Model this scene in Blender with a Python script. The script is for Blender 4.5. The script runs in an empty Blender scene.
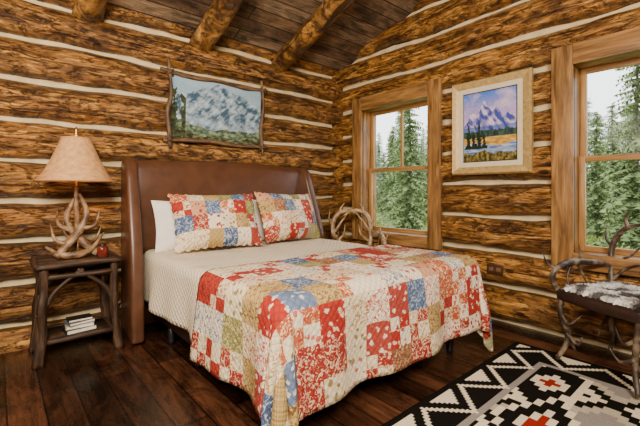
import bpy, bmesh, math, random
from mathutils import Vector, Matrix, noise
random.seed(7)
C = bpy.context.scene.collection
pi = math.pi

def lin(h):
    h = h.lstrip('#')
    out = []
    for i in (0, 2, 4):
        c = int(h[i:i+2], 16) / 255
        out.append(c/12.92 if c <= 0.04045 else ((c+0.055)/1.055)**2.4)
    return tuple(out)

def N3(x, y=0.0, z=0.0):
    return noise.noise(Vector((x, y, z)))

# ------------------------------------------------------------------ materials
class NT:
    def __init__(s, name):
        s.m = bpy.data.materials.new(name); s.m.use_nodes = True
        s.t = s.m.node_tree; s.n = s.t.nodes; s.l = s.t.links
        s.b = s.n['Principled BSDF']
    def link(s, a, b): s.l.new(a, b)
    def coord(s, kind='UV', scale=(1, 1, 1), rot=(0, 0, 0)):
        t = s.n.new('ShaderNodeTexCoord'); m = s.n.new('ShaderNodeMapping')
        m.inputs['Scale'].default_value = scale; m.inputs['Rotation'].default_value = rot
        s.link(t.outputs[kind], m.inputs['Vector']); return m.outputs['Vector']
    def noise(s, vec, scale=1, detail=4, rough=.55, dist=0):
        n = s.n.new('ShaderNodeTexNoise'); s.link(vec, n.inputs['Vector'])
        n.inputs['Scale'].default_value = scale; n.inputs['Detail'].default_value = detail
        n.inputs['Roughness'].default_value = rough; n.inputs['Distortion'].default_value = dist
        return n.outputs['Fac']
    def ramp(s, fac, stops):
        r = s.n.new('ShaderNodeValToRGB'); e = r.color_ramp.elements
        while len(e) < len(stops): e.new(0.5)
        for i, (p, c) in enumerate(stops):
            e[i].position = p; e[i].color = (*c[:3], 1)
        s.link(fac, r.inputs['Fac']); return r.outputs['Color']
    def mix(s, fac, a, b, typ='MIX'):
        n = s.n.new('ShaderNodeMix'); n.data_type = 'RGBA'; n.blend_type = typ
        for sock, v in ((n.inputs[0], fac), (n.inputs[6], a), (n.inputs[7], b)):
            if isinstance(v, bpy.types.NodeSocket): s.link(v, sock)
            elif isinstance(v, (int, float)): sock.default_value = v
            else: sock.default_value = (*v[:3], 1)
        return n.outputs[2]
    def math(s, op, a, b=0.0):
        n = s.n.new('ShaderNodeMath'); n.operation = op
        for sock, v in ((n.inputs[0], a), (n.inputs[1], b)):
            if isinstance(v, bpy.types.NodeSocket): s.link(v, sock)
            else: sock.default_value = v
        return n.outputs[0]
    def attr(s, name):
        n = s.n.new('ShaderNodeAttribute'); n.attribute_name = name; return n
    def color(s, c):
        if isinstance(c, bpy.types.NodeSocket): s.link(c, s.b.inputs['Base Color'])
        else: s.b.inputs['Base Color'].default_value = (*c[:3], 1)
    def rough(s, r, spec=None):
        s.b.inputs['Roughness'].default_value = r
        if spec is not None: s.b.inputs['Specular IOR Level'].default_value = spec
    def bump(s, h, strength=.3, dist=.01):
        b = s.n.new('ShaderNodeBump'); b.inputs['Strength'].default_value = strength
        b.inputs['Distance'].default_value = dist
        s.link(h, b.inputs['Height']); s.link(b.outputs['Normal'], s.b.inputs['Normal'])

def wood(name, dark, mid, light, along=1.5, across=16, rough=.45, bump=.35, rnd=False, patch=.5, spec=.4):
    k = NT(name)
    g = k.noise(k.coord('UV', (along, across, 1)), 1, 8, .62, .6)
    col = k.ramp(g, [(.30, dark), (.47, mid), (.66, light)])
    p = k.noise(k.coord('UV', (along*1.1, across*.22, 1)), 1, 3, .5, .3)
    pm = k.ramp(p, [(.38, (0, 0, 0)), (.56, (1, 1, 1))])
    darkc = k.mix(1.0, col, (.28, .28, .28), 'MULTIPLY')
    pm2 = k.math('MULTIPLY', k.math('SUBTRACT', 1.0, pm), patch)
    col = k.mix(pm2, col, darkc)
    k.color(col); k.rough(rough, spec)
    k.bump(g, bump, .008)
    return k.m

def logmat(name, uscale=1.0, vscale=1.0, rnd=True, dim=1.0):
    """Varnished hewn log: streaky grain, drying cracks, dark bark remnants and knots."""
    k = NT(name)
    g = k.noise(k.coord('UV', (3.4*uscale, 30*vscale, 1)), 1, 10, .76, 1.1)
    d = dim
    col = k.ramp(g, [(.31, (.030*d, .011*d, .003*d)), (.42, (.135*d, .054*d, .012*d)), (.53, (.33*d, .155*d, .036*d)), (.67, (.64*d, .38*d, .125*d))])
    b1 = k.noise(k.coord('UV', (2.2*uscale, 7*vscale, 1)), 1, 7, .70, .9)
    col = k.mix(1.0, col, k.ramp(b1, [(.37, (.28, .24, .20)), (.49, (.80, .77, .72)), (.61, (1.46, 1.42, 1.32))]), 'MULTIPLY')
    b2 = k.noise(k.coord('UV', (6.0*uscale, 18*vscale, 1)), 1, 9, .78, 1.8)
    m2 = k.ramp(b2, [(.528, (0, 0, 0)), (.56, (1, 1, 1))])
    col = k.mix(k.math('MULTIPLY', m2, .78), col, (.032, .013, .005))
    cr = k.noise(k.coord('UV', (.9*uscale, 46*vscale, 1)), 1, 3, .5, .3)
    cm = k.ramp(cr, [(.355, (1, 1, 1)), (.385, (0, 0, 0))])
    col = k.mix(k.math('MULTIPLY', cm, .85), col, (.018, .007, .003))
    v = k.n.new('ShaderNodeTexVoronoi'); v.inputs['Scale'].default_value = 1
    k.link(k.coord('UV', (2.6*uscale, 5.2*vscale, 1)), v.inputs['Vector'])
    km = k.ramp(v.outputs['Distance'], [(.09, (1, 1, 1)), (.13, (0, 0, 0))])
    col = k.mix(k.math('MULTIPLY', km, .9), col, (.022, .008, .003))
    # tone varies at random from log to log (attribute written per face row)
    if rnd:
        a = k.attr('rnd').outputs['Fac']
        col = k.mix(1.0, col, k.ramp(a, [(0, (.66, .61, .57)), (.5, (.95, .92, .87)), (1, (1.20, 1.17, 1.09))]), 'MULTIPLY')
    k.color(col); k.rough(.38, .4)
    k.bump(k.math('SUBTRACT', k.math('SUBTRACT', g, k.math('MULTIPLY', m2, .4)), k.math('MULTIPLY', cm, .6)), .95, .016)
    return k.m

def plain(name, c, rough=.5, var=.15, scale=20, metal=0, bump=0, spec=.5):
    k = NT(name)
    n = k.noise(k.coord('Object'), scale, 4)
    col = k.ramp(n, [(.3, tuple(x*(1-var) for x in c)), (.7, tuple(min(1, x*(1+var)) for x in c))])
    k.color(col); k.rough(rough, spec); k.b.inputs['Metallic'].default_value = metal
    if bump: k.bump(n, bump, .005)
    return k.m

def planks(name, cols, width, length, gap, rough, streak=.5, spec=.5, bump=.3):
    k = NT(name)
    v = k.coord('UV')
    b = k.n.new('ShaderNodeTexBrick'); k.link(v, b.inputs['Vector'])
    b.inputs['Scale'].default_value = 1; b.inputs['Mortar Size'].default_value = gap
    b.inputs['Mortar Smooth'].default_value = .1
    b.inputs['Brick Width'].default_value = length; b.inputs['Row Height'].default_value = width
    b.offset = .37
    b.inputs['Color1'].default_value = (0, 0, 0, 1); b.inputs['Color2'].default_value = (1, 1, 1, 1)
    b.inputs['Mortar'].default_value = (.5, .5, .5, 1)
    base = k.ramp(b.outputs['Color'], [(i/(len(cols)-1), c) for i, c in enumerate(cols)])
    g = k.noise(k.coord('UV', (3.0, 40, 1)), 1, 9, .7, .6)
    gr = k.ramp(g, [(.32, (1-streak,)*3), (.68, (1+streak,)*3)])
    col = k.mix(1.0, base, gr, 'MULTIPLY')
    g2 = k.noise(k.coord('UV', (2.2, 6, 1)), 1, 7, .75, .8)
    col = k.mix(1.0, col, k.ramp(g2, [(.38, (.32, .32, .32)), (.62, (1.6, 1.5, 1.4))]), 'MULTIPLY')
    col = k.mix(b.outputs['Fac'], col, tuple(c*.12 for c in cols[0]))
    k.color(col)
    k.rough(rough, spec)
    k.link(k.math('ADD', k.math('MULTIPLY', g2, .35), rough-.12), k.b.inputs['Roughness'])
    k.bump(k.math('SUBTRACT', g, b.outputs['Fac']), bump, .006)
    return k.m

M_LOG = logmat('log_wood')
M_RAFTER = logmat('rafter_wood', 1.0, .14, False, .85)
M_CASING = wood('casing_wood', (.080, .034, .009), (.235, .110, .030), (.40, .21, .068), 2.5, 26, .42, .3, False, .4)
M_SASH = wood('sash_wood', (.18, .08, .02), (.32, .16, .045), (.46, .25, .085), 2, 30, .4, .1, False, .1)
M_DARKWOOD = wood('bark_wood', (.010, .005, .003), (.036, .017, .008), (.11, .056, .027), 5, 9, .55, .7, False, .5)
M_TWIG = wood('twig_wood', (.025, .012, .005), (.10, .05, .022), (.24, .14, .07), 6, 4, .6, .5, False, .4)
M_FLOOR = planks('floor_planks', [(.017, .0070, .0035), (.042, .0165, .0080), (.074, .029, .014), (.027, .011, .006)], .17, 2.3, .004, .22, .6, .55, .3)
M_CEIL = planks('ceiling_planks', [(.090, .056, .034), (.165, .112, .070), (.215, .155, .100), (.120, .070, .038)], .17, 3.1, .006, .6, .5, .3)
M_LEATHER = plain('brown_leather', (.086, .034, .016), .34, .2, 9, 0, .04, .5)
M_DLEATHER = plain('dark_leather', (.022, .011, .008), .32, .3, 45, 0, .1, .5)
M_BLACK = plain('black_plastic', (.012, .012, .013), .35, .1)
M_CHINK = plain('chinking', (.56, .445, .26), .9, .18, 9, 0, .4)
M_BOOKW = plain('book_tan', (.40, .33, .24), .7)
M_BOOKG = plain('book_grey', (.10, .105, .12), .6)
M_PAGES = plain('book_pages', (.7, .66, .56), .8)
M_MATT = plain('mattress_cloth', (.7, .66, .58), .9)
M_BRASS = plain('aged_brass', (.45, .28, .10), .35, .1, 20, 1)
M_AMBER = plain('dark_red_glass', (.13, .018, .010), .12, .2, 12)
M_OUTPL = plain('outlet_brown', (.05, .022, .011), .4)
M_SOCK = plain('socket_brown', (.16, .08, .04), .35)
M_BARK = plain('tree_bark', (.13, .10, .075), .9, .4, 6, 0, .5)

def antler_mat(name, a, b, c):
    k = NT(name)
    n = k.noise(k.coord('Object', (14, 14, 14)), 1, 5)
    k.color(k.ramp(n, [(.34, a), (.5, b), (.70, c)])); k.rough(.45); k.bump(n, .6, .008); return k.m
M_ANTLER = antler_mat('antler', (.055, .026, .011), (.18, .095, .042), (.42, .28, .15))
M_ANTLERP = antler_mat('pale_antler', (.10, .05, .02), (.30, .18, .085), (.54, .39, .22))
M_ANTLERD = antler_mat('dark_antler', (.014, .009, .006), (.052, .034, .022), (.24, .18, .125))

def quilt_h(k, freq):
    u2 = k.coord('UV', (1, 1, 1), (0, 0, .785))
    sep = k.n.new('ShaderNodeSeparateXYZ'); k.link(u2, sep.inputs[0])
    sx = k.math('ABSOLUTE', k.math('SINE', k.math('MULTIPLY', sep.outputs[0], freq)))
    sy = k.math('ABSOLUTE', k.math('SINE', k.math('MULTIPLY', sep.outputs[1], freq)))
    return k.math('POWER', k.math('MULTIPLY', sx, sy), .40)
def fabric_attr(name, rough=.9, bump=.5):
    """Patch prints: per-face base + accent colours, print shape from noise / voronoi in UV."""
    k = NT(name)
    a = k.attr('base').outputs['Color']; b = k.attr('accent').outputs['Color']; t = k.attr('ptype').outputs['Fac']
    uv = k.coord('UV')
    nn = k.n.new('ShaderNodeTexNoise'); nn.inputs['Scale'].default_value = 50; nn.inputs['Detail'].default_value = 2; k.link(uv, nn.inputs['Vector'])
    va = k.n.new('ShaderNodeVectorMath'); va.operation = 'SCALE'; va.inputs['Scale'].default_value = .035; k.link(nn.outputs['Color'], va.inputs[0])
    vb = k.n.new('ShaderNodeVectorMath'); vb.operation = 'ADD'; k.link(uv, vb.inputs[0]); k.link(va.outputs[0], vb.inputs[1])
    v = k.n.new('ShaderNodeTexVoronoi'); v.inputs['Scale'].default_value = 22; k.link(vb.outputs[0], v.inputs['Vector'])
    flower = k.ramp(v.outputs['Distance'], [(.28, (1, 1, 1)), (.36, (0, 0, 0))])
    nz = k.noise(uv, 33, 3, .6, 2.0)
    vine = k.ramp(nz, [(.53, (0, 0, 0)), (.56, (1, 1, 1))])
    w = k.n.new('ShaderNodeTexChecker'); w.inputs['Scale'].default_value = 80; k.link(uv, w.inputs['Vector'])
    m1 = k.mix(k.math('GREATER_THAN', t, .33), flower, vine)
    m2 = k.mix(k.math('GREATER_THAN', t, .66), m1, k.math('MULTIPLY', w.outputs['Fac'], .5))
    m2 = k.mix(k.math('GREATER_THAN', t, .9), m2, (0, 0, 0))
    col = k.mix(m2, a, b)
    h = quilt_h(k, 100)
    k.color(k.mix(h, k.mix(1.0, col, (.80, .78, .76), 'MULTIPLY'), col)); k.rough(rough, .15)
    k.bump(k.math('ADD', k.math('MULTIPLY', h, .6), k.math('MULTIPLY', k.noise(uv, 20, 4), 1.4)), bump, .012)
    return k.m
M_QUILT = fabric_attr('patchwork_cloth')
def cream_mat(name, c, freq=90):
    k = NT(name); h = quilt_h(k, freq)
    n = k.noise(k.coord('UV'), 40, 4)
    k.color(k.mix(h, tuple(x*.84 for x in c), c)); k.rough(.9, .15)
    k.bump(k.math('ADD', h, n), .65, .012); return k.m
M_CREAM = cream_mat('cream_matelasse', (.80, .69, .52))
M_WHITE = plain('white_cotton', (.78, .73, .66), .9, .06, 12, 0, .2)

def attr_mat(name, rough=.7, bump=0, nscale=60, var=.12, spec=.3):
    k = NT(name)
    a = k.attr('base').outputs['Color']
    n = k.noise(k.coord('Object'), nscale, 4)
    k.color(k.mix(1.0, a, k.ramp(n, [(.3, (1-var,)*3), (.7, (1+var,)*3)]), 'MULTIPLY'))
    k.rough(rough, spec)
    if bump: k.bump(n, bump, .004)
    return k.m
M_RUG = attr_mat('woven_wool', .95, .6, 170, .2, .05)
M_PAINT = attr_mat('oil_paint', .5, .15, 40, .12)
M_FUR = attr_mat('hide_fur', .9, 1.0, 60, .3, .1)
def shade_mat():
    k = NT('parchment_shade')
    n = k.noise(k.coord('UV', (30, 3, 1)), 1, 5)
    col = k.ramp(n, [(.3, (.40, .185, .065)), (.7, (.62, .34, .135))])
    k.color(col); k.rough(.7)
    k.link(col, k.b.inputs['Emission Color']); k.b.inputs['Emission Strength'].default_value = .16
    k.bump(n, .4, .004); return k.m
M_SHADE = shade_mat()
def glass_mat():
    m = bpy.data.materials.new('window_glass'); m.use_nodes = True
    t = m.node_tree; t.nodes.clear()
    o = t.nodes.new('ShaderNodeOutputMaterial'); tr = t.nodes.new('ShaderNodeBsdfTransparent')
    gl = t.nodes.new('ShaderNodeBsdfGlossy'); gl.inputs['Roughness'].default_value = .02
    mx = t.nodes.new('ShaderNodeMixShader'); mx.inputs[0].default_value = .004
    t.links.new(tr.outputs[0], mx.inputs[1]); t.links.new(gl.outputs[0], mx.inputs[2]); t.links.new(mx.outputs[0], o.inputs[0])
    return m
M_GLASS = glass_mat()
def leaf_mat(name, d, l, sc=3):
    k = NT(name); n = k.noise(k.coord('Object'), sc, 5)
    k.color(k.ramp(n, [(.3, d), (.7, l)])); k.rough(.8, .2); return k.m
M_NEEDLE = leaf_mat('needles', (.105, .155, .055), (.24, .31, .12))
M_NEEDLEF = leaf_mat('painted_haze_needles', (.24, .32, .20), (.40, .47, .30))  # far needles lightened, distance haze painted into their colour
M_BUSH = leaf_mat('bush_leaves', (.18, .24, .06), (.37, .43, .14))
M_GRASS = leaf_mat('meadow', (.22, .29, .08), (.34, .40, .14), 1.5)

# ------------------------------------------------------------------ mesh builder
class B:
    def __init__(s): s.v = []; s.f = []; s.uv = []; s.mi = []
    def face(s, idx, uvs=None, mi=0):
        s.f.append(idx); s.uv.append(uvs or [(0, 0)]*len(idx)); s.mi.append(mi)
    def tube(s, pts, rad, seg=10, sub=5, wob=.0, cap=True, mi=0, seed=0):
        P = [Vector(p) for p in pts]
        if not hasattr(rad, '__len__'): rad = [rad]*len(P)
        if len(P) > 2 or sub > 1:
            Q = []; R = []
            for i in range(len(P)-1):
                p0 = P[max(i-1, 0)]; p1 = P[i]; p2 = P[i+1]; p3 = P[min(i+2, len(P)-1)]
                for j in range(sub):
                    t = j/sub
                    Q.append(.5*((2*p1)+(p2-p0)*t+(2*p0-5*p1+4*p2-p3)*t*t+(3*p1-p0-3*p2+p3)*t**3))
                    R.append(rad[i]*(1-t)+rad[i+1]*t)
            Q.append(P[-1]); R.append(rad[-1])
        else: Q = P; R = list(rad)
        n = len(Q); T = []
        for i in range(n):
            d = (Q[min(i+1, n-1)]-Q[max(i-1, 0)])
            T.append(d.normalized() if d.length > 1e-9 else Vector((0, 0, 1)))
        up = Vector((0, 0, 1)) if abs(T[0].z) < .9 else Vector((1, 0, 0))
        a = T[0].cross(up).normalized(); o = len(s.v); L = 0; Ls = []
        for i in range(n):
            if i: L += (Q[i]-Q[i-1]).length
            Ls.append(L)
            a = (a - T[i]*a.dot(T[i])).normalized(); b = T[i].cross(a)
            for k in range(seg):
                an = 2*pi*k/seg
                r = R[i]*(1+wob*N3(math.cos(an)*1.3+seed*3.1, math.sin(an)*1.3, L*6)*2)
                s.v.append(Q[i]+(a*math.cos(an)+b*math.sin(an))*r)
        for i in range(n-1):
            for k in range(seg):
                k2 = (k+1) % seg
                s.face([o+i*seg+k, o+i*seg+k2, o+(i+1)*seg+k2, o+(i+1)*seg+k],
                       [(Ls[i]+seed, k/seg), (Ls[i]+seed, (k+1)/seg), (Ls[i+1]+seed, (k+1)/seg), (Ls[i+1]+seed, k/seg)], mi)
        if cap:
            s.face([o+k for k in range(seg)][::-1], None, mi); s.face([o+(n-1)*seg+k for k in range(seg)], None, mi)
        return s
    def box(s, c, size, mat=None, mi=0, seed=0):
        sx, sy, sz = [x/2 for x in size]; o = len(s.v); M = mat or Matrix.Identity(3)
        for x in (-1, 1):
            for y in (-1, 1):
                for z in (-1, 1): s.v.append(Vector(c)+M @ Vector((x*sx, y*sy, z*sz)))
        dims = list(size); la = dims.index(max(dims))
        for q in ([0, 1, 3, 2], [4, 6, 7, 5], [0, 4, 5, 1], [2, 3, 7, 6], [0, 2, 6, 4], [1, 5, 7, 3]):
            loc = []
            for i in q:
                p = [(-1, 1)[(i >> 2) & 1]*sx, (-1, 1)[(i >> 1) & 1]*sy, (-1, 1)[i & 1]*sz]
                others = [p[j] for j in range(3) if j != la]
                loc.append((p[la]+seed*1.7, others[0]+others[1]+seed))
            s.face([o+i for i in q], loc, mi)
        return s
    def lathe(s, c, prof, seg=24, mi=0, capb=True, capt=True):
        o = len(s.v); c = Vector(c)
        for (r, z) in prof:
            for k in range(seg):
                a = 2*pi*k/seg; s.v.append(c+Vector((r*math.cos(a), r*math.sin(a), z)))
        for i in range(len(prof)-1):
            for k in range(seg):
                k2 = (k+1) % seg
                s.face([o+i*seg+k, o+i*seg+k2, o+(i+1)*seg+k2, o+(i+1)*seg+k],
                       [(k/seg, i), (k/seg+1/seg, i), (k/seg+1/seg, i+1), (k/seg, i+1)], mi)
        if capb: s.face([o+k for k in range(seg)][::-1], None, mi)
        if capt: s.face([o+(len(prof)-1)*seg+k for k in range(seg)], None, mi)
        return s
    def grid(s, nu, nv, fn, uvfn, keep=None, mifn=None):
        o = len(s.v)
        for j in range(nv+1):
            for i in range(nu+1): s.v.append(Vector(fn(i, j)))
        for j in range(nv):
            for i in range(nu):
                if keep and not keep(i, j): continue
                s.face([o+j*(nu+1)+i, o+j*(nu+1)+i+1, o+(j+1)*(nu+1)+i+1, o+(j+1)*(nu+1)+i],
                       [uvfn(i, j), uvfn(i+1, j), uvfn(i+1, j+1), uvfn(i, j+1)], mifn(i, j) if mifn else 0)
        return s
    def flip(s): s.f = [f[::-1] for f in s.f]; s.uv = [u[::-1] for u in s.uv]; return s
    def obj(s, name, mats, parent=None, smooth=True, bevel=0):
        me = bpy.data.meshes.new(name)
        me.from_pydata([tuple(v) for v in s.v], [], s.f)
        uv = me.uv_layers.new(name='UVMap')
        uv.data.foreach_set('uv', [c for u in s.uv for p in u for c in p])
        if not isinstance(mats, (list, tuple)): mats = [mats]
        for m in mats: me.materials.append(m)
        me.polygons.foreach_set('material_index', s.mi)
        me.polygons.foreach_set('use_smooth', [smooth]*len(s.f))
        me.update()
        ob = bpy.data.objects.new(name, me); C.objects.link(ob)
        if parent: ob.parent = parent
        if bevel:
            b = ob.modifiers.new('bevel', 'BEVEL'); b.width = bevel; b.segments = 4; b.limit_method = 'ANGLE'
            b.angle_limit = math.radians(50)
            for p in me.polygons: p.use_smooth = True
        return ob

def facecol(ob, name, cols):
    me = ob.data; at = me.attributes.new(name, 'FLOAT_COLOR', 'CORNER')
    buf = []
    for p, c in zip(me.polygons, cols): buf += [c[0], c[1], c[2], 1.0]*p.loop_total
    at.data.foreach_set('color', buf)
def facefloat(ob, name, vals):
    me = ob.data; at = me.attributes.new(name, 'FLOAT', 'CORNER')
    buf = []
    for p, c in zip(me.polygons, vals): buf += [c]*p.loop_total
    at.data.foreach_set('value', buf)

def empty(name, loc, label, cat, group=None, rotz=0):
    e = bpy.data.objects.new(name, None); C.objects.link(e); e.location = loc; e.rotation_euler[2] = rotz
    e.empty_display_size = .1
    e['label'] = label; e['category'] = cat
    if group: e['group'] = group
    return e
def tag(o, label, cat, group=None):
    o['label'] = label; o['category'] = cat
    if group: o['group'] = group
def struct(o, label=None, cat=None):
    o['kind'] = 'structure'
    if label: o['label'] = label
    if cat: o['category'] = cat

# ------------------------------------------------------------------ room
PER = .33; SL = .357; EAVE = 2.88
ROWS = [0, .06, .12, .145, .18, .24, .33, .46, .60, .73, .84, .92, .97]
PROF = [.0, .004, .0, .030, .058, .084, .102, .111, .111, .098, .078, .050, .022]
def log_wall(name, axis, length, off, zmin, ztop, holes=(), seed=0):
    k0 = -2
    nk = int((ztop(10)-off)/PER)+3
    rows = []
    for k in range(k0, nk):
        for r, t in enumerate(ROWS): rows.append((k, r, t))
    ds = .04; ns = int(length/ds); nr = len(rows)
    def wig(k, s): return .022*N3(s*1.1, k*7.3+seed, 3)+.010*N3(s*4.5, k*5.1+seed, 9)
    def pt(i, j):
        k, r, t = rows[j]; s = i*ds
        wk = wig(k, s); wk1 = wig(k+1, s)
        z = off+k*PER+t*PER-.018 + wk*(1-t)+wk1*t
        if r in (2, 3, 4): z += .022*N3(s*2.1, k*3.3+seed, 20)+.008*N3(s*9, k*3.3+seed, 2)
        if r in (0, 12): z += .012*N3(s*3.1, k*4.3+seed, 31)
        n = PROF[r]
        if r > 2: n += .014*N3(s*1.7, k*2.7+t, seed)+.012*N3(s*5, (k+t)*9, seed+5)+.007*N3(s*14, (k+t)*16, seed)
        return (-s, -n, z) if axis == 'x' else (-n, -s, z)
    def uvf(i, j):
        k, r, t = rows[j]; return (i*ds+k*13.7+seed, (k+t)*PER)
    def keep(i, j):
        if j >= nr-1: return False
        k, r, t = rows[j]; s = (i+.5)*ds; z = off+(k+t)*PER
        if z < zmin-.1 or z > ztop(s)+.12: return False
        for (a, b, c, d) in holes:
            if a < s < b and c < z < d: return False
        return True
    bb = B().grid(ns, nr-1, pt, uvf, keep, lambda i, j: 1 if rows[j][1] in (0, 1) else 0)
    vals = []
    for j in range(nr-1):
        for i in range(ns):
            if keep(i, j): vals.append(random.Random(rows[j][0]*31+seed).random())
    if axis == 'x': bb.flip()
    ob = bb.obj(name, [M_LOG, M_CHINK]); facefloat(ob, 'rnd', vals); struct(ob, 'varnished hewn log wall with cream chinking', 'wall'); return ob

W1 = (.40, 1.70); W2 = (2.75, 4.05); WZ = (.62, 2.45); CW = .16
holes = [(W1[0]+.1, W1[1]-.1, WZ[0]+.09, WZ[1]-.1), (W2[0]+.1, W2[1]-.1, WZ[0]+.09, WZ[1]-.1)]
log_wall('wall_back', 'x', 5.2, .18, 0, lambda s: EAVE, (), 1)
log_wall('wall_right', 'y', 5.8, .345, 0, lambda s: EAVE+SL*s, holes, 2)
def flatwall(name, a, b_, ha, hb):
    bb = B(); bb.v = [Vector((*a, 0)), Vector((*b_, 0)), Vector((*b_, hb)), Vector((*a, ha))]
    L_ = math.hypot(a[0]-b_[0], a[1]-b_[1])
    bb.face([0, 1, 2, 3], [(0, 0), (L_, 0), (L_, hb), (0, ha)])
    o = bb.obj(name, M_CASING, smooth=False); struct(o, 'wood wall closing the room', 'wall')
zc = lambda y: EAVE-SL*y
flatwall('wall_left', (-5.15, .1), (-5.15, -5.75), zc(0), zc(-5.75))
flatwall('wall_front', (-5.15, -5.75), (.1, -5.75), zc(-5.75), zc(-5.75))

b = B(); b.face([0, 1, 2, 3], [(0.3, 0), (6.3+.3, 0), (6.3+.3, 6), (0.3, 6)])
b.v = [Vector((.1, .1, 0)), Vector((.1, -6.2, 0)), Vector((-5.9, -6.2, 0)), Vector((-5.9, .1, 0))]
fl = b.obj('floor', M_FLOOR, smooth=False); struct(fl, 'dark stained wide plank floor', 'floor')
b = B()
y0, y1 = .2, -6.2
b.v = [Vector((.25, y0, zc(y0))), Vector((-5.9, y0, zc(y0))), Vector((-5.9, y1, zc(y1))), Vector((.25, y1, zc(y1)))]
b.v += [v+Vector((0, 0, .08)) for v in b.v]
Lc = (6.4)*math.sqrt(1+SL*SL)
b.face([0, 1, 2, 3], [(0, 0), (6.15, 0), (6.15, Lc), (0, Lc)]); b.face([4, 7, 6, 5], [(0, 0), (0, Lc), (6.15, Lc), (6.15, 0)])
for i in range(4): b.face([i, i+4, (i+1) % 4+4, (i+1) % 4])
ce = b.obj('ceiling', M_CEIL, smooth=False); struct(ce, 'sloped weathered plank ceiling', 'ceiling')
for i, (x, r) in enumerate(((-1.02, .112), (-2.03, .115), (-3.07, .115), (-4.1, .115))):
    pts = [(x+.03*N3(i, t), .05-t, zc(.05-t)-r*.70) for t in (0, 1, 2, 3, 4, 5)]
    o = B().tube(pts, [r*(1+.05*N3(i*3, t)) for t in range(6)], 18, 6, .05, seed=i*3.3).obj('trim_%d' % (i+1), M_RAFTER)
    struct(o, 'round peeled log rafter under the ceiling', 'rafter')

# ------------------------------------------------------------------ windows
def window(name, ya, yb):
    e = empty(name, (0, -(ya+yb)/2, WZ[0]), 'honey wood cased double-hung window', 'window'); e['kind'] = 'structure'
    w = (yb-ya); h = WZ[1]-WZ[0]
    def add(nm, bb, mat, bev=.006, par=e): return bb.obj(nm, mat, par, False, bev)
    X = -.097; TH = .05; hw = w/2
    casing = B().box((X, hw-CW/2, h/2), (TH, CW, h), seed=1).box((X, -hw+CW/2, h/2), (TH, CW, h), seed=2)
    casing.box((X-.008, 0, h-.085), (TH+.01, w-2*CW-.002+.0, .17), seed=3).box((X-.008, 0, .065), (TH+.012, w-2*CW-.002, .13), seed=4)
    add('casing', casing, M_CASING)
    oz0, oz1 = .13, h-.17; ow = w/2-CW
    jt = .03
    jamb = B().box((.040, ow+jt/2, (oz0+oz1)/2), (.27, jt, oz1-oz0+.06), seed=5).box((.040, -ow-jt/2, (oz0+oz1)/2), (.27, jt, oz1-oz0+.06), seed=6)
    jamb.box((.040, 0, oz1+jt/2), (.27, 2*ow, jt), seed=7).box((.040, 0, oz0-jt/2), (.27, 2*ow, jt), seed=8)
    add('jamb', jamb, M_CASING, .003)
    mid = (oz0+oz1)/2
    def sash(z0, z1, x, munt):
        s = .045; t = .035
        bb = B().box((x, ow-s/2, (z0+z1)/2), (t, s, z1-z0)).box((x, -ow+s/2, (z0+z1)/2), (t, s, z1-z0), seed=2)
        bb.box((x, 0, z1-s/2), (t, 2*ow-2*s, s), seed=3).box((x, 0, z0+s/2), (t, 2*ow-2*s, s), seed=4)
        if munt: bb.box((x, 0, (z0+z1)/2), (t*.8, .026, z1-z0-2*s), seed=5)
        so = add('sash', bb, M_SASH, .003)
        add('glass', B().box((x, 0, (z0+z1)/2), (.005, 2*ow-2*s+.01, z1-z0-2*s+.01)), M_GLASS, 0, so)
    sash(mid-.02, oz1-.001, .085, True)
    sash(oz0+.001, mid+.025, .045, False)
    return e
window('window_1', *W1); window('window_2', *W2)

# ------------------------------------------------------------------ bed
bed = empty('bed', (-1.8, -1.35, 0), 'king bed with brown leather winged headboard', 'bed')
BO = Vector(bed.location)
def L(p): return Vector(p)-BO
HX0, HX1 = -2.83, -.80
bb = B(); nx = 40
def hz(t): return 1.515+.03*math.sin(pi*t)
def hp(i, j):
    t = i/nx; x = HX0+.05+(HX1-HX0-.10)*t
    pad = .035*math.sin(pi*min(1, max(0, t)))**.4
    path = [(-.14, .05), (-.14, hz(t)-.03), (-.15, hz(t)-.005), (-.18, hz(t)+.012), (-.225, hz(t)+.012), (-.265-pad*.5, hz(t)-.015), (-.285-pad, hz(t)-.07), (-.290-pad*1.2, 1.2), (-.285-pad, .9), (-.275-pad, .05), (-.14, .05)]
    return L((x, path[j][0], path[j][1]))
bb.grid(nx, 10, hp, lambda i, j: (i/nx*2, j*.2))
for i in (0, nx): bb.face([j*(nx+1)+i for j in range(10)])
bb.obj('headboard', M_LEATHER, bed)
prof = [(-.13, .02), (-.13, 1.48), (-.15, 1.52), (-.19, 1.535), (-.30, 1.525), (-.36, 1.48), (-.40, 1.36), (-.46, 1.18), (-.52, 1.0), (-.58, .80), (-.63, .5), (-.66, .2), (-.66, .02)]
for x, fl_ in ((HX0, -1), (HX1-.10, 1)):
    bb = B(); n = len(prof)
    def flare(p): return fl_*max(0, (-p[0]-.28))*.10
    bb.v = [L((x+flare(p), p[0], p[1])) for p in prof]+[L((x+.10+flare(p), p[0], p[1])) for p in prof]
    bb.face(list(range(n))); bb.face([i+n for i in range(n)][::-1])
    for i in range(n): bb.face([i, i+n, (i+1) % n+n, (i+1) % n][::1])
    bb.obj('headboard_wing', M_LEATHER, bed, True, .028)
BX0, BX1, BYH, BYF = -2.69, -.91, -.33, -2.46
rail = B().box(L((BX0+.06, (BYH+BYF)/2, .25)), (.05, BYH-BYF-.1, .16)).box(L((BX1-.06, (BYH+BYF)/2, .25)), (.05, BYH-BYF-.1, .16)).box(L(((BX0+BX1)/2, BYF+.09, .25)), (BX1-BX0-.17, .05, .16))
rail.box(L(((BX0+BX1)/2, (BYH+BYF)/2, .34)), (BX1-BX0-.08, BYH-BYF-.12, .03))
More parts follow.
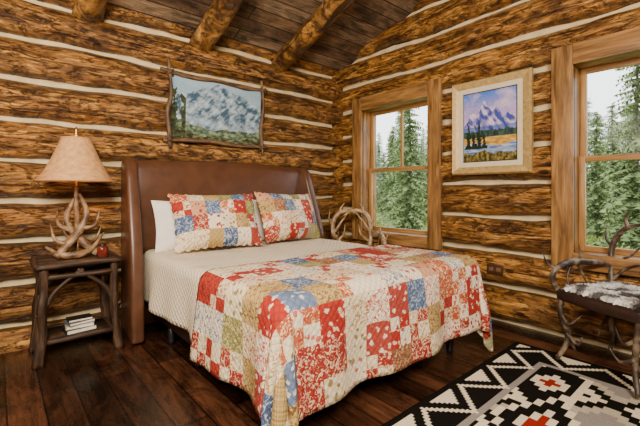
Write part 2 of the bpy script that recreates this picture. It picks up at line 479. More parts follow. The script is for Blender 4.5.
rail.obj('bed_rail', M_DLEATHER, bed, False, .01)
for x in (BX0+.10, BX1-.10):
    for y in (BYF+.13, -1.3, -.75):
        B().lathe(L((x, y, 0)), [(.022, 0), (.026, .02), (.03, .17)], 14).obj('leg', M_BLACK, bed)
B().box(L(((BX0+BX1)/2, (BYH+BYF)/2, .515)), (BX1-BX0-.03, BYH-BYF, .32)).obj('mattress', M_MATT, bed, True, .05)

def drape(xa, xb, yh, yf, zt, drop, step, r, zmin, seed=0, dropfoot=None):
    rxa, rxb, ryf = xa+r, xb-r, yf+r
    nu = round((rxb-rxa+2*drop)/step); nv = round((yh-ryf+(dropfoot or drop))/step)
    u0 = (rxa+rxb)/2-nu*step/2
    def pt(i, j):
        u = u0+i*step; v = yh-j*step
        dx = u-rxa if u < rxa else (u-rxb if u > rxb else 0); dy = v-ryf if v < ryf else 0
        px = min(max(u, rxa), rxb); py = max(v, ryf)
        d = math.hypot(dx, dy)
        wr = .008*N3(u*5, v*5, seed)+.010*N3(u*2.2, v*2.2, seed+3)
        if d < 1e-6: return (px, py, zt+wr)
        ex, ey = dx/d, dy/d
        q = r*pi/2
        if d < q: out = r*math.sin(d/r); dn = r*(1-math.cos(d/r))
        else: out = r+(d-q)*.07; dn = r+(d-q)*.992
        al = (u*abs(ey)+v*abs(ex))
        corner = min(abs(ex), abs(ey))*1.6
        fold = .024*math.sin(al*7+1.1)+.013*math.sin(al*15)+.05*corner
        out += fold*min(1, dn/.45)*1.1
        z = zt+wr*.5-dn
        if z < zmin: out += (zmin-z)*.5; z = zmin+.004*abs(N3(u*9, v*9))
        return (px+ex*out, py+ey*out, z)
    return pt, nu, nv, u0
pt, nu, nv, u0 = drape(BX0, BX1, -.34, BYF, .712, .45, .03, .05, .02)
co = B().grid(nu, nv, pt, lambda i, j: (u0+i*.03, j*.03)).flip().obj('coverlet', M_CREAM); tag(co, 'cream quilted coverlet spread over the mattress', 'bedspread')
sm = co.modifiers.new('thick', 'SOLIDIFY'); sm.thickness = .012; sm.offset = 1

c_ = lin
def mute(c, t=.06):
    g = (.42, .36, .29); return tuple(c[i]*(1-t)+g[i]*t for i in range(3))
def fam(*l): return [(mute(lin(a)), mute(lin(b_)), t) for a, b_, t in l]
REDS = fam(('a81f16', 'f0d2b0', .1), ('9c1c16', 'e6c4a0', .5), ('ae2a1c', '7c140e', .5), ('b84e2e', 'f0cc98', .5), ('a83a30', 'efdcc4', .1))
BLUES = fam(('4d6488', '9fb2c8', .5), ('3f567e', 'aebccc', .5), ('64789a', 'dcdcd0', .1))
CREAMS = fam(('efe2c8', 'b02a20', .1), ('ecdcbc', 'b8905a', .5), ('e8d4ae', 'a43c2c', .5), ('efe2c8', 'cf6a54', .1), ('ecdec2', '6c7e9c', .5), ('e8d8b6', '9a8050', .1), ('f0e4cc', 'c4442e', .5))
TANS = fam(('c4a468', '7c5a2c', .5), ('a8884a', 'd6bc80', .8), ('85804a', 'c8be80', .5), ('d09a76', '9c3426', .1), ('855236', 'cea074', .5), ('9c9470', 'ded2b0', .1))
def patchfn(block, seed, kinds=(2,)):
    """One square cloth patch per cell; families run in rows so that neighbours differ."""
    def f(u, v):
        bi, bj = math.floor(u/block), math.floor(v/block)
        rr = random.Random(bi*971+bj*57+seed*13)
        order = [REDS, CREAMS, BLUES, CREAMS, TANS, CREAMS, REDS, TANS]
        fm = order[(bi*3+bj*2+(rr.random() < .3)) % 8]
        if rr.random() < .14:      # a few four-patch blocks
            ci, cj = int((u/block-bi)*2), int((v/block-bj)*2)
            return REDS[rr.randrange(5)] if (ci+cj) % 2 else CREAMS[rr.randrange(7)]
        return fm[rr.randrange(len(fm))]
    return f
def apply_patches(ob, cells):
    facecol(ob, 'base', [c[0] for c in cells]); facecol(ob, 'accent', [c[1] for c in cells]); facefloat(ob, 'ptype', [c[2] for c in cells])
st = .025
pt, nu, nv, u0 = drape(BX0-.03, BX1+.045, -1.64, BYF-.04, .742, .56, st, .075, .02, seed=0)
qo = B().grid(nu, nv, pt, lambda i, j: (i*st, j*st)).flip().obj('patchwork_quilt', M_QUILT); tag(qo, 'red, blue and cream patchwork quilt draped over the bed foot', 'quilt')
pf = patchfn(.175, 15)
apply_patches(qo, [pf((i+.5)*st, (j+.5)*st) for j in range(nv) for i in range(nu)])
sm = qo.modifiers.new('thick', 'SOLIDIFY'); sm.thickness = .013; sm.offset = 1

def pillow(name, w, h, th, mat, loc, rot, patches=None, seed=0):
    n = 42; m = 26; bb = B()
    for side in (1, -1):
        def f(i, j):
            u = i/n*2-1; v = j/m*2-1
            x = w/2*(u*(1-.06*math.cos(v*pi/2)))
            z = h/2*(v*(1-.08*math.cos(u*pi/2)))
            edge = max(abs(u), abs(v))
            if patches and edge > .99:   # slightly ruffled flange
                x += .008*math.sin(j*1.9+seed)*(abs(u) > .99); z += .008*math.sin(i*1.7+seed)*(abs(v) > .99)
            t = th/2*((1-abs(u)**2.8)*(1-abs(v)**2.8))**.55
            t *= 1+.22*N3(u*2+seed, v*2, side)+.1*N3(u*6, v*6+seed, side)
            return (x, -side*max(t, .003 if abs(u) < .999 and abs(v) < .999 else 0), z)
        g = B().grid(n, m, f, lambda i, j: (i/n*w, j/m*h))
        if side == -1: g.flip()
        o = len(bb.v); bb.v += g.v
        for fc, uvv in zip(g.f, g.uv): bb.face([o+k for k in fc], uvv)
    ob = bb.obj(name, mat)
    ob.location = loc; ob.rotation_euler = rot
    if patches:
        cells = []
        for side in (1, -1):
            for j in range(m):
                for i in range(n): cells.append(patches((i+.5)/n*.84, (j+.5)/m*.52))
        apply_patches(ob, cells)
    return ob
pA = patchfn(.14, 3); pB = patchfn(.14, 80)
o = pillow('pillow', .80, .53, .25, M_QUILT, (-2.17, -.72, .985), (math.radians(-25), 0, math.radians(-5)), pA, 1); tag(o, 'patchwork sham pillow in red, cream and blue prints', 'pillow', 'patchwork shams')
o = pillow('pillow', .78, .53, .25, M_QUILT, (-1.34, -.67, .985), (math.radians(-23), math.radians(2), math.radians(7)), pB, 2); tag(o, 'patchwork sham pillow in cream and red prints', 'pillow', 'patchwork shams')
o = pillow('pillow', .80, .46, .13, M_WHITE, (-2.25, -.47, .945), (math.radians(-14), 0, 0), None, 3); tag(o, 'plain white bed pillow leaning on the headboard', 'pillow', 'white pillows')
o = pillow('pillow', .80, .46, .13, M_WHITE, (-1.37, -.45, .945), (math.radians(-14), 0, 0), None, 4); tag(o, 'plain white bed pillow leaning on the headboard', 'pillow', 'white pillows')

# ------------------------------------------------------------------ nightstand
NS = empty('nightstand', (-3.20, -.38, 0), 'rustic dark twig nightstand with lower shelf', 'nightstand')
hw, hd = .23, .17; TZ = .73
top = B().box((0, 0, TZ-.02), (.50, .37, .028), seed=1)
for (p, q_) in (((-.27, -.20), (.27, -.20)), ((-.27, .20), (.27, .20)), ((-.265, -.2), (-.265, .2)), ((.265, -.2), (.265, .2))):
    top.tube([(p[0], p[1], TZ-.022), ((p[0]+q_[0])/2, (p[1]+q_[1])/2, TZ-.020), (q_[0], q_[1], TZ-.022)], .022, 10, 4, .2, seed=p[0])
top.obj('table_top', M_DARKWOOD, NS)
k = 0
for sx in (-1, 1):
    for sy in (-1, 1):
        k += 1
        lg = B().tube([(sx*(hw+.03), sy*(hd+.015), 0), (sx*(hw+.010), sy*(hd+.005), .20), (sx*(hw+.006), sy*hd, .36), (sx*(hw-.006), sy*hd, .53), (sx*(hw-.005), sy*hd, TZ-.035)], [.038, .029, .034, .027, .030], 12, 5, .3, seed=k)
        lg.tube([(sx*(hw+.006), sy*hd, .34), (sx*(hw+.045), sy*(hd+.02), .37)], [.016, .010], 8, 3, .1)
        lg.obj('leg', M_DARKWOOD, NS)
sh = B().box((0, 0, .155), (.42, .30, .022), seed=3)
for sy in (-1, 1): sh.tube([(-hw, sy*(hd), .155), (hw, sy*(hd), .155)], .021, 10, 4, .1, seed=9)
for sx in (-1, 1): sh.tube([(sx*hw, -hd, .15), (sx*hw, hd, .15)], .019, 10, 4, .1, seed=9)
sh.obj('shelf', M_DARKWOOD, NS)
ap = B()
for sy in (-1, 1):
    ap.tube([(-hw, sy*hd, .62), (hw, sy*hd, .62)], .020, 8, 4, .1)
    ap.tube([(-hw, sy*hd, .36), (-.17, sy*hd, .50), (-.06, sy*hd, .60), (.02, sy*hd, .66)], .015, 8, 4, .2)
    ap.tube([(hw, sy*hd, .36), (.17, sy*hd, .50), (.06, sy*hd, .60), (-.02, sy*hd, .66)], .015, 8, 4, .2)
for sx in (-1, 1):
    ap.tube([(sx*hw, -hd, .62), (sx*hw, hd, .62)], .017, 8, 4, .1)
    ap.tube([(sx*hw, -hd, .42), (sx*hw, 0, .57), (sx*hw, hd, .42)], .013, 8, 4, .1)
ap.obj('apron', M_DARKWOOD, NS)
zb = .168
for i, (w, d, h, m, rz) in enumerate(((.20, .145, .032, M_BLACK, .1), (.185, .13, .026, M_BOOKW, -.06), (.175, .125, .022, M_BOOKG, .2), (.16, .11, .02, M_BLACK, .02))):
    e = empty('book', (-3.19, -.44, zb), ('black-bound', 'tan-covered', 'dark grey', 'small black')[i]+' book stacked on the nightstand shelf', 'book', 'books on the nightstand shelf', rz)
    B().box((0, 0, h-.0015), (w, d, .003)).box((0, 0, .0015), (w, d, .003)).box((-w/2+.0015, 0, h/2), (.003, d, h-.006)).obj('cover', m, e, False)
    B().box((.002, 0, h/2), (w-.008, d-.008, h-.0062)).obj('pages', M_PAGES, e, False)
    zb += h+.0005
e = empty('jar', (-3.04, -.49, TZ-.003), 'small dark red glass jar with lid', 'jar')
B().lathe((0, 0, 0), [(.030, 0), (.038, .006), (.040, .065), (.030, .085)], 20).obj('body', M_AMBER, e)
B().lathe((0, 0, .085), [(.025, 0), (.026, .012), (.02, .018), (.008, .022)], 20).obj('lid', M_BLACK, e)

# ------------------------------------------------------------------ antlers
def antler(bb, pts, rad, tines=(), seed=0, seg=10, rs=1.0):
    rad = [r*rs for r in rad]
    bb.tube(pts, rad, seg, 5, .14, seed=seed)
    for i, t in enumerate(tines): bb.tube(t, [rad[0]*.75, rad[0]*.5, rad[0]*.08] if len(t) == 3 else [rad[0]*.6, rad[0]*.1], 8, 5, .08, seed=seed+i)
    return bb
lamp = empty('table_lamp', (-3.20, -.36, TZ-.004), 'antler table lamp with tan parchment shade', 'lamp')
bs = B()
antler(bs, [(-.14, -.08, .022), (-.06, -.05, .11), (.03, -.02, .23), (.07, 0, .36), (.02, 0, .50)], [.028, .032, .027, .022, .013],
       [[(-.06, -.05, .11), (-.14, -.03, .15), (-.17, -.02, .27)], [(.03, -.02, .23), (.12, -.05, .25), (.15, -.07, .37)]], 1)
antler(bs, [(.14, -.05, .022), (.06, -.03, .10), (-.03, .0, .21), (-.06, .02, .33), (-.01, .01, .46)], [.028, .032, .027, .022, .013],
       [[(.06, -.03, .10), (.14, .02, .13), (.18, .02, .24)], [(-.03, 0, .21), (-.12, -.03, .27), (-.13, -.06, .37)]], 2)
antler(bs, [(0, .13, .022), (0, .07, .12), (.01, .02, .25), (.0, 0, .40), (0, 0, .55)], [.022, .025, .020, .018, .014], [[(0, .07, .12), (-.06, .12, .18), (-.07, .13, .28)]], 3)
antler(bs, [(-.20, .0, .10), (-.10, -.10, .035), (.02, -.11, .04), (.10, -.07, .07), (.19, -.02, .18)], [.008, .022, .026, .018, .005], [[(.0, -.11, .04), (-.01, -.14, .11), (.0, -.15, .20)]], 4)
bs.obj('base', M_ANTLER, lamp)
B().tube([(0, 0, .5), (0, 0, .62)], .008, 10, 2).tube([(0, 0, .62), (-.06, 0, .70), (-.055, 0, .86), (0, 0, .965)], .003, 6, 5).tube([(0, 0, .62), (.06, 0, .70), (.055, 0, .86), (0, 0, .965)], .003, 6, 5).lathe((0, 0, .96), [(.008, 0), (.014, .015), (.006, .03), (.012, .045), (.003, .075)], 12).obj('harp', M_BRASS, lamp)
shd = B().lathe((0, 0, 0), [(.256, .60), (.260, .605), (.212, .68), (.160, .79), (.115, .90), (.100, .945)], 44, capb=False, capt=False).lathe((0, 0, 0), [(.252, .603), (.208, .68), (.156, .79), (.096, .942)], 44, capb=False, capt=False)
for zz, rr_ in ((.605, .261), (.938, .102)): shd.tube([(rr_*math.cos(a*pi/12), rr_*math.sin(a*pi/12), zz) for a in range(25)], .005, 6, 2)
shd.obj('lamp_shade', M_SHADE, lamp)
B().lathe((0, 0, .62), [(.012, 0), (.02, .03), (.03, .07), (.02, .1), (.006, .11)], 16).obj('bulb', M_WHITE, lamp)

# ------------------------------------------------------------------ pictures
def fbm(x, y, s=0):
    return N3(x, y, s)+.5*N3(2*x, 2*y, s+1)+.25*N3(4*x, 4*y, s+2)+.12*N3(8*x, 8*y, s+5)
def mixc(a, b_, t): t = max(0, min(1, t)); return tuple(a[i]*(1-t)+b_[i]*t for i in range(3))
def paint1(u, v):
    col = mixc(c_('5f86a8'), c_('9db6c8'), v+.3*fbm(u*3, v*5))
    ridge = .95-.75*abs(u-.52)**1.3+.06*fbm(u*7, 0, 3)
    if v < ridge:
        t = fbm(u*9+v*6, v*5-u*5, 8); t2 = fbm(u*26-v*14, v*11, 3)
        col = mixc(c_('3c566e'), c_('b4c8d6'), .40+t*.85+t2*.7)
    mist = math.exp(-((v-.28-.05*math.sin(u*6))/.06)**2)
    col = mixc(col, c_('b4c8d4'), mist*.5)
    if v < .20+.08*fbm(u*4, 1, 4)+.14*abs(u-.55): col = mixc(c_('34463c'), c_('8a9c78'), .4+1.0*fbm(u*18, v*18, 6))
    if v < .07+.07*fbm(u*5, 3, 9)+.25*(u-.6)**2: col = mixc(c_('22261c'), c_('7c7a50'), .3+1.0*fbm(u*18, v*18, 3))
    if u < .15 and v < .9-u*1.6 and fbm(u*18, v*8, 5) > -.1: col = mixc(c_('1a2015'), c_('46502f'), .5+fbm(u*20, v*20, 1))
    return tuple(min(1, x*.88) for x in col)
def paint2(u, v):
    col = mixc(c_('c0a6d0'), c_('4474d2'), (v-.6)*2.6)
    col = mixc(col, c_('f6d8cc'), .5*fbm(u*3, v*7, 2)+.05)
    peaks = max(.88-1.5*abs(u-.42), .78-1.4*abs(u-.64), .74-1.1*abs(u-.20), .66-.6*abs(u-.85))+.035*fbm(u*12, 0, 4)
    if v < peaks:
        t = fbm(u*10+v*9, v*5-u*4, 6)
        col = mixc(c_('3a489c'), c_('d4c4e4'), .34+t*1.2) if v > .5 else mixc(c_('33428e'), c_('7482bc'), .45+t)
    if v < .44+.03*fbm(u*10, 0, 2): col = mixc(c_('162838'), c_('3c5a40'), .4+fbm(u*20, v*12, 4))
    if v < .34: col = mixc(c_('a87a28'), c_('dcae58'), .5+fbm(u*8, v*25, 9))
    if v < .24+.03*math.sin(u*7): col = mixc(c_('4c6ea8'), c_('b8c4de'), .4+fbm(u*4, v*30, 3))
    if v < .12+.08*fbm(u*4, 5, 2): col = mixc(c_('2c2c14'), c_('94803c'), .4+fbm(u*20, v*20, 7))
    for (tu, th, tw) in ((.10, .55, .08), (.2, .47, .07), (.31, .60, .08), (.41, .47, .06)):
        if .18 < v < th and abs(u-tu) < tw*(th-v)/(th-.18)*(.8+.4*math.sin(v*40+N3(u*30, v*30)*3)): col = mixc(c_('0c180f'), c_('223420'), .5+fbm(u*30, v*30))
    return tuple(x*.9 for x in col)
def canvas(fn, w, h, nx, ny, parent):
    g = B().grid(nx, ny, lambda i, j: ((i/nx-.5)*w, 0, (j/ny-.5)*h), lambda i, j: (i/nx, j/ny))
    ob = g.obj('canvas', M_PAINT, parent, False)
    facecol(ob, 'base', [fn((i+.5)/nx, (j+.5)/ny) for j in range(ny) for i in range(nx)])
    return ob
p1 = empty('picture', (-1.88, -.135, 2.08), 'misty blue mountain painting in a twig frame', 'picture')
p1.rotation_euler = (math.radians(2.5), 0, 0)
canvas(paint1, 1.02, .62, 200, 122, p1).location = (0, -.012, 0)
B().box((0, .002, 0), (1.02, .018, .62)).obj('backing', M_OUTPL, p1, False)
fr = B()
fr.tube([(-.61, -.02, .345), (-.3, -.02, .318), (0, -.02, .33), (.3, -.02, .315), (.59, -.02, .34)], [.018, .024, .020, .024, .015], 10, 6, .2, seed=1)
fr.tube([(-.58, -.02, -.335), (-.2, -.02, -.312), (.2, -.02, -.328), (.61, -.02, -.318)], [.018, .023, .019, .015], 10, 6, .2, seed=2)
fr.tube([(-.51, -.035, -.41), (-.54, -.035, -.1), (-.515, -.035, .15), (-.545, -.035, .46)], [.020, .024, .018, .013], 10, 6, .2, seed=3)
fr.tube([(.54, -.035, -.41), (.512, -.035, -.1), (.535, -.035, .15), (.50, -.035, .43)], [.015, .023, .019, .014], 10, 6, .2, seed=4)
for sx in (-1, 1):
    for sz in (-1, 1):
        fr.tube([(sx*.525-.03, -.03, sz*.325-.03), (sx*.525, -.062, sz*.325), (sx*.525+.03, -.03, sz*.325+.03)], .009, 6, 4)
        fr.tube([(sx*.525-.03, -.03, sz*.325+.03), (sx*.525, -.064, sz*.325), (sx*.525+.03, -.03, sz*.325-.03)], .009, 6, 4)
fr.obj('frame', M_TWIG, p1)
p2 = empty('picture', (-.12, -2.225, 1.87), 'mountain and river landscape in a gold frame', 'picture', rotz=-pi/2)
canvas(paint2, .50, .66, 120, 158, p2).location = (0, -.016, 0)
fw, fh = .76, .92
def ring(bb, w0, h0, w1, h1, ya, yb, seed=0):
    o = len(bb.v)
    for (w, h, y) in ((w0, h0, ya), (w1, h1, yb)):
        for sx, sz in ((-1, -1), (1, -1), (1, 1), (-1, 1)): bb.v.append(Vector((sx*w/2, y, sz*h/2)))
    for k in range(4): bb.face([o+k, o+(k+1) % 4, o+4+(k+1) % 4, o+4+k], [(k, 0), (k+.7, 0), (k+.7, .1), (k, .1)])
g = B(); ring(g, fw, fh, fw, fh, .02, -.02); ring(g, fw, fh, fw-.03, fh-.03, -.02, -.04); ring(g, fw-.03, fh-.03, fw-.10, fh-.10, -.04, -.03)
ring(g, fw-.10, fh-.10, fw-.15, fh-.15, -.03, -.02)
g.obj('frame', plain('gold_frame', (.48, .32, .12), .42, .25, 30, .25, .3), p2, False)
g = B(); ring(g, fw-.15, fh-.15, .52, .68, -.02, -.018); g.obj('mat_board', plain('linen_liner', (.60, .52, .37), .8, .05), p2, False)
g = B(); ring(g, .52, .68, .49, .65, -.018, -.012); g.obj('inner_lip', M_OUTPL, p2, False)

e = empty('wall_outlet', (-.125, -2.28, .515), 'brown electrical outlet with double socket on a log', 'outlet', rotz=-pi/2)
B().box((0, -.004, 0), (.15, .012, .09)).obj('plate', M_OUTPL, e, False, .003)
for sx in (-.034, .034):
    B().box((sx, -.012, 0), (.042, .006, .036)).obj('socket', M_SOCK, e, False, .004)

# ------------------------------------------------------------------ rug
RX0, RX1, RY0, RY1 = -2.64, -.44, -4.12, -2.60
BLK, CRM, RED, GRY, TAN, DTAN = c_('15120f'), c_('dccfb4'), c_('8e2416'), c_('8b857f'), c_('b0a692'), c_('a5794a')
def rug(u, v):
    W, H = RX1-RX0, RY1-RY0
    q = .02
    NI, NJ = round(W/q), round(H/q)
    i, j = min(int(u/q), NI-1), min(int(v/q), NJ-1)
    ei, ej = min(i, NI-1-i), min(j, NJ-1-j)
    e = min(ei, ej)
    if e < 2: return BLK
    a = i if ej <= ei else j
    T = abs((a % 20)-10)          # bold sawtooth, solid integer steps
    e2 = e-2
    if e2 < T-4: return CRM
    if e2 < T: return BLK
    if e2 < T+2: return CRM
    if e2 < 11: return BLK
    if e2 < 13: return GRY
    m = ej; i2, m2 = i//2, m//2   # .04 m cells
    # large stepped diamonds in the middle of each long side
    D = abs(i2-27)//2+abs(m2-13)
    if D < 6: return (RED, RED, CRM, BLK, BLK, CRM)[D] if D < 6 else GRY
    # broad black hexagons with red hearts near the rug ends
    for c0 in (13, 54-13):
        dx, dm = abs(i2-c0), abs(m2-10)
        if dm <= 3 and dx+dm//1 <= 8:
            if dx+dm <= 1: return RED
            if dx+dm <= 3 and dm <= 2: return CRM
            return BLK
        if dm <= 4 and dx+dm <= 10: return CRM
    # one broad bolt zigzagging down the field
    Z = abs((i2 % 27)-13)+(m2-8)
    if 6 <= Z < 8 or 10 <= Z < 12: return BLK
    if 8 <= Z < 10: return CRM
    if 12 <= Z < 14: return TAN
    return GRY
rs = .01; nu = round((RX1-RX0)/rs); nv = round((RY1-RY0)/rs)
g = B().grid(nu, nv, lambda i, j: (RX1-i*rs, RY1-j*rs, .010+.003*N3(i*.05, j*.05)), lambda i, j: (i*rs, j*rs))
ro = g.obj('rug', M_RUG, smooth=True); facecol(ro, 'base', [rug((i+.5)*rs, (j+.5)*rs) for j in range(nv) for i in range(nu)])
tag(ro, 'woven wool rug with black, cream and red geometric pattern', 'rug')
sm = ro.modifiers.new('thick', 'SOLIDIFY'); sm.thickness = .009; sm.offset = 0

# ------------------------------------------------------------------ antler chairs
def antler_chair(loc, rz, label, mat, z0=0, seed=0, arch=False, scale=1, ch=1.0, rs=1.0, fur=.05):
    e = empty('armchair', (loc[0], loc[1], z0), label, 'chair', rotz=rz); e.scale = (scale, scale, scale*ch)
    w, d, sz = .27, .25, .49
    B().box((0, 0, sz-.005), (2*w+.03, 2*d+.03, .085)).obj('seat', M_DLEATHER, e, True, .022)
    g = B().grid(60, 60, lambda i, j: ((i/30-1)*(w-.005)*(1+.12*N3(i*.4, j*.4, seed)), (j/30-1)*(d-.0)*(1+.12*N3(i*.4, j*.4, seed+4)), sz+.034+fur*((1-abs(i/30-1)**5)*(1-abs(j/30-1)**5))**.5+.012*N3(i*.6, j*.6, 8)+.012*N3(i*1.7, j*1.7, 3)), lambda i, j: (i, j))
    ho = g.obj('hide', M_FUR, e)
    facecol(ho, 'base', [mixc(c_('d0ccc6'), c_('4c4a48'), (fbm(i*.08+seed, j*.08, 5)+.2)*2.0) for j in range(60) for i in range(60)])
    for sx in (-1, 1):
        lb = B()
        antler(lb, [(sx*(w-.01), -d+.01, sz-.01), (sx*(w-.02), -d-.0, .34), (sx*(w-.05), -d+.03, .18), (sx*(w-.0), -d-.02, .02)], [.022, .021, .020, .014],
               [[(sx*(w-.02), -d+.0, .35), (sx*(w-.09), -d-.01, .30), (sx*(w-.16), -d+.02, .38)], [(sx*(w-.05), -d+.03, .18), (sx*(w-.03), -d+.10, .11), (sx*(w-.03), -d+.15, .03)],
                [(sx*(w-.04), -d+.02, .22), (sx*(w-.13), -d+.02, .17), (sx*(w-.18), -d+.0, .24)]], seed+sx, rs=rs)
        lb.obj('leg', mat, e)
        lb = B()
        antler(lb, [(sx*(w-.02), d-.02, sz-.01), (sx*(w-.0), d+.0, .32), (sx*(w-.03), d-.01, .17), (sx*(w+.01), d+.02, .02)], [.022, .021, .020, .014],
               [[(sx*(w-.0), d+.0, .3), (sx*(w-.01), d-.09, .22), (sx*(w-.02), d-.15, .14)]], seed+sx+3, rs=rs)
        lb.obj('leg', mat, e)
        ab = B()
        antler(ab, [(sx*(w+.0), -d+.03, sz-.01), (sx*(w+.03), -d-.02, .57), (sx*(w+.03), -d+.01, .665), (sx*(w+.05), -.05, .70), (sx*(w+.03), d-.05, .68), (sx*(w-.0), d+.02, .66)],
               [.017, .022, .025, .026, .023, .019],
               [[(sx*(w+.03), -d+.01, .665), (sx*(w+.05), -d-.05, .70), (sx*(w+.05), -d-.09, .78)], [(sx*(w+.05), -.02, .70), (sx*(w+.04), .03, .60), (sx*(w-.0), .05, .50)],
                [(sx*(w+.05), -.06, .70), (sx*(w+.04), -.12, .60), (sx*(w+.0), -.14, .50)], [(sx*(w+.05), .02, .70), (sx*(w+.07), .04, .76), (sx*(w+.06), .02, .84)]], seed+sx+7, rs=rs)
        ab.obj('arm', mat, e)
        bk = B()
        if not arch:
            antler(bk, [(sx*(w-.03), d-.02, sz-.01), (sx*(w+.0), d+.02, .65), (sx*(w+.01), d+.05, .82), (sx*(w-.08), d+.06, .96), (sx*(.02), d+.07, 1.00)], [.021, .022, .021, .018, .010],
                   [[(sx*(w-.0), d+.05, .80), (sx*(w+.06), d+.05, .86), (sx*(w+.06), d+.05, .97)], [(sx*(w-.09), d+.06, .96), (sx*(w-.08), d+.05, 1.03), (sx*(w-.12), d+.04, 1.10)],
                    [(sx*(w-.02), d+.04, .70), (sx*(w-.12), d+.05, .76), (sx*.03, d+.06, .90)],
                    [(sx*(w-.02), d+.0, .56), (sx*(w-.10), d+.03, .66), (sx*.05, d+.05, .72)]], seed+sx+12, rs=rs)
        else:
            antler(bk, [(sx*(w-.03), d-.02, sz-.01), (sx*(w+.0), d+.02, .65), (sx*(w-.0), d+.05, .82), (sx*(w-.08), d+.06, .93), (sx*(.02), d+.07, .96), (-sx*.12, d+.07, .90)], [.024, .026, .027, .025, .018, .004],
                   [[(sx*(w-.02), d+.03, .72), (sx*(w-.10), d+.02, .82), (sx*(.06), d+.04, .93)],
                    [(sx*(w-.0), d+.05, .80), (sx*(w+.06), d+.04, .86), (sx*(w+.05), d+.03, .97)],
                    [(sx*(w-.10), d+.06, .93), (sx*(w-.11), d+.05, .99), (sx*(w-.16), d+.04, 1.05)],
                    [(sx*(w-.02), d+.02, .60), (sx*(w-.14), d+.03, .68), (sx*(w-.17), d+.05, .80)]], seed+sx+12, rs=rs)
        bk.obj('back_antler', mat, e)
    return e
antler_chair((-.475, -3.30), math.radians(-114), 'antler armchair with dark leather seat and mottled white hide', M_ANTLERD, .017, 2, rs=.95, fur=.05)
antler_chair((-.49, -.84), math.radians(-32), 'tan antler armchair with arched open back beside the window', M_ANTLERP, 0, 9, True, .86, 1.22, 1.15)

# ------------------------------------------------------------------ outdoors
GZ = -.8
b = B().grid(30, 30, lambda i, j: (1.0+i*2.6, -40+j*3.0, GZ), lambda i, j: (i, j))
o = b.obj('meadow', M_GRASS); o['kind'] = 'stuff'; tag(o, 'pale green grassy meadow outside the windows', 'grass')
def conifer_parts(seed, H, dens=11):
    rr = random.Random(seed)
    tr = B().tube([(0, 0, 0), (.05, 0, H*.4), (0, .03, H*.98)], [H*.012, H*.009, .012], 8, 4, .05)
    fo = B(); z = H*.09
    while z < H*.98:
        R = (1-z/H)**.7*H*.145+.16
        for k in range(dens):
            a = rr.random()*2*pi; Lb = R*(.45+.7*rr.random()); dx, dy = math.cos(a), math.sin(a); nx_, ny_ = -dy, dx
            ns = 6; dr = .05+.40*rr.random(); dz = rr.uniform(-.10, .10)
            for s in range(ns):
                t0 = s/ns; t1 = (s+1)/ns
                p0 = Vector((dx*Lb*t0, dy*Lb*t0, z+dz-dr*Lb*t0*t0)); p1 = Vector((dx*Lb*t1, dy*Lb*t1, z+dz-dr*Lb*t1*t1))
                wd = Lb*.26*(1-t0*.65)
                for sg in (-1, 1):
                    q2 = p0+Vector((nx_*sg*wd+dx*wd*.6, ny_*sg*wd+dy*wd*.6, -.35*wd-.10*rr.random()))
                    o_ = len(fo.v); fo.v += [p0, p1, q2]; fo.face([o_, o_+1, o_+2])
        z += H*.016+.02
    return tr, fo
rr = random.Random(23)
spots = []
def try_add(fx, n, dmin):
    c = 0
    for _ in range(900):
        if c >= n: break
        p = fx()
        if all(math.hypot(p[0]-s[0], p[1]-s[1]) > dmin for s in spots): spots.append(p); c += 1
def ray(t0, t1, ya, yb):
    def f():
        t = rr.uniform(t0, t1); y = rr.uniform(ya, yb); return (-3.69+3.69*t, -3.9+(y+3.9)*t)
    return f
spots += [(8.4, 4.9), (10.6, 3.2), (9.6, -1.75)]
try_add(ray(4.2, 6.6, -.20, -1.95), 16, 2.5)
try_add(ray(4.6, 6.6, -2.7, -4.1), 11, 2.5)
NNEAR = len(spots)
try_add(ray(6.8, 10.5, -.1, -4.3), 60, 2.4)
def plant(sp, protos, mat, label, group):
    base = []
    for i, (x, y) in enumerate(sp):
        k_ = i % len(protos); e = empty('conifer_tree', (x, y, GZ), label, 'tree', group, rr.random()*6)
        s_ = rr.uniform(.8, 1.08); e.scale = (s_, s_, s_)
        if len(base) <= k_:
            tr, fo = protos[k_]
            base.append((tr.obj('trunk', M_BARK, e), fo.obj('foliage', mat, e, False)))
        else:
            for src in base[k_]:
                cpy = src.copy(); cpy.parent = e; C.objects.link(cpy)
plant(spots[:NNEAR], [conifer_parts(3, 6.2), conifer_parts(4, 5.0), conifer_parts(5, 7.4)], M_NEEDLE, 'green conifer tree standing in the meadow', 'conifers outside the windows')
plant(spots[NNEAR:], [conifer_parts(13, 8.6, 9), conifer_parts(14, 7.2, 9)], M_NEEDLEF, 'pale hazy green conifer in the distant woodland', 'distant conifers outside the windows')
def bush():
    fo = B(); r2 = random.Random(5)
    for k in range(1300):
        a = r2.random()*2*pi; ph = r2.random()*pi/2; R = .25+.6*r2.random()
        p = Vector((math.cos(a)*math.cos(ph)*R, math.sin(a)*math.cos(ph)*R, .06+math.sin(ph)*R*.9))
        d1 = Vector((r2.uniform(-.5, .5), r2.uniform(-.5, .5), 1)).normalized()*.07; d2 = Vector((r2.uniform(-1, 1), r2.uniform(-1, 1), 0)).normalized()*.022
        o_ = len(fo.v); fo.v += [p-d1, p+d2, p+d1, p-d2]; fo.face([o_, o_+1, o_+2, o_+3])
    for k in range(5):
        fo.tube([(0, 0, 0), (math.cos(k*1.3)*.2, math.sin(k*1.3)*.2, .35)], [.02, .008], 5, 2)
    return fo
bush0 = None; tspots = list(spots); spots = []
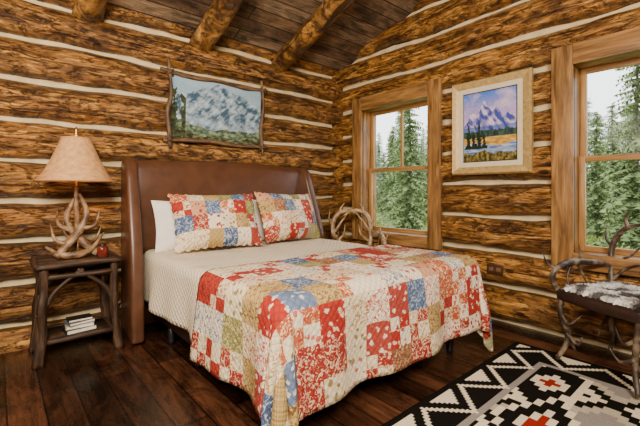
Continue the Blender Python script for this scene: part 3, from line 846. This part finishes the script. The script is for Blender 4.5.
try_add(ray(2.6, 5.2, -.4, -1.7), 12, 2.0); try_add(ray(2.4, 5.2, -2.8, -3.9), 12, 2.0)
spots = [s for s in spots if all(math.hypot(s[0]-t[0], s[1]-t[1]) > 1.5 for t in tspots)]
for (x, y) in spots:
    if bush0 is None: bush0 = bush().obj('shrub', M_BUSH, None, False); o = bush0
    else: o = bush0.copy(); C.objects.link(o)
    o.location = (x, y, GZ); o.rotation_euler[2] = rr.random()*6; s_ = rr.uniform(.8, 1.1); o.scale = (s_, s_, s_*rr.uniform(.8, 1.3))
    tag(o, 'yellow-green leafy shrub in the meadow', 'shrub', 'shrubs outside the windows')

# ------------------------------------------------------------------ light, world, camera
w = bpy.data.worlds.new('World'); bpy.context.scene.world = w; w.use_nodes = True
bg = w.node_tree.nodes['Background']; bg.inputs[0].default_value = (.95, .98, 1, 1); bg.inputs[1].default_value = 3.6
def area(name, loc, target, size, power, col=(1, .88, .72)):
    l = bpy.data.lights.new(name, 'AREA'); l.size = size; l.energy = power; l.color = col
    o = bpy.data.objects.new(name, l); C.objects.link(o); o.location = loc
    o.rotation_euler = (Vector(target)-Vector(loc)).to_track_quat('-Z', 'Y').to_euler(); return o
area('softbox_light', (-4.3, -5.2, 3.2), (-1.4, -1.0, .9), 1.1, 335)
area('bounce_light', (-4.2, -3.2, 2.3), (-1.8, -1.0, 3.4), 1.0, 85)
area('side_light', (-4.9, -2.4, 2.2), (-2.2, -.6, .8), .8, 40)
pl = bpy.data.lights.new('lamp_light', 'POINT'); pl.energy = 5; pl.color = (1, .72, .40); pl.shadow_soft_size = .03
po = bpy.data.objects.new('lamp_light', pl); C.objects.link(po); po.location = (-3.20, -.36, TZ+.80)

cam = bpy.data.cameras.new('camera'); co_ = bpy.data.objects.new('camera', cam); C.objects.link(co_)
co_.location = (-3.69, -3.90, 1.25); co_.rotation_euler = (pi/2, 0, -math.atan2(.652, .758))
cam.sensor_width = 36; cam.lens = 378/640*36; cam.shift_y = -22/640; cam.clip_start = .05
bpy.context.scene.camera = co_
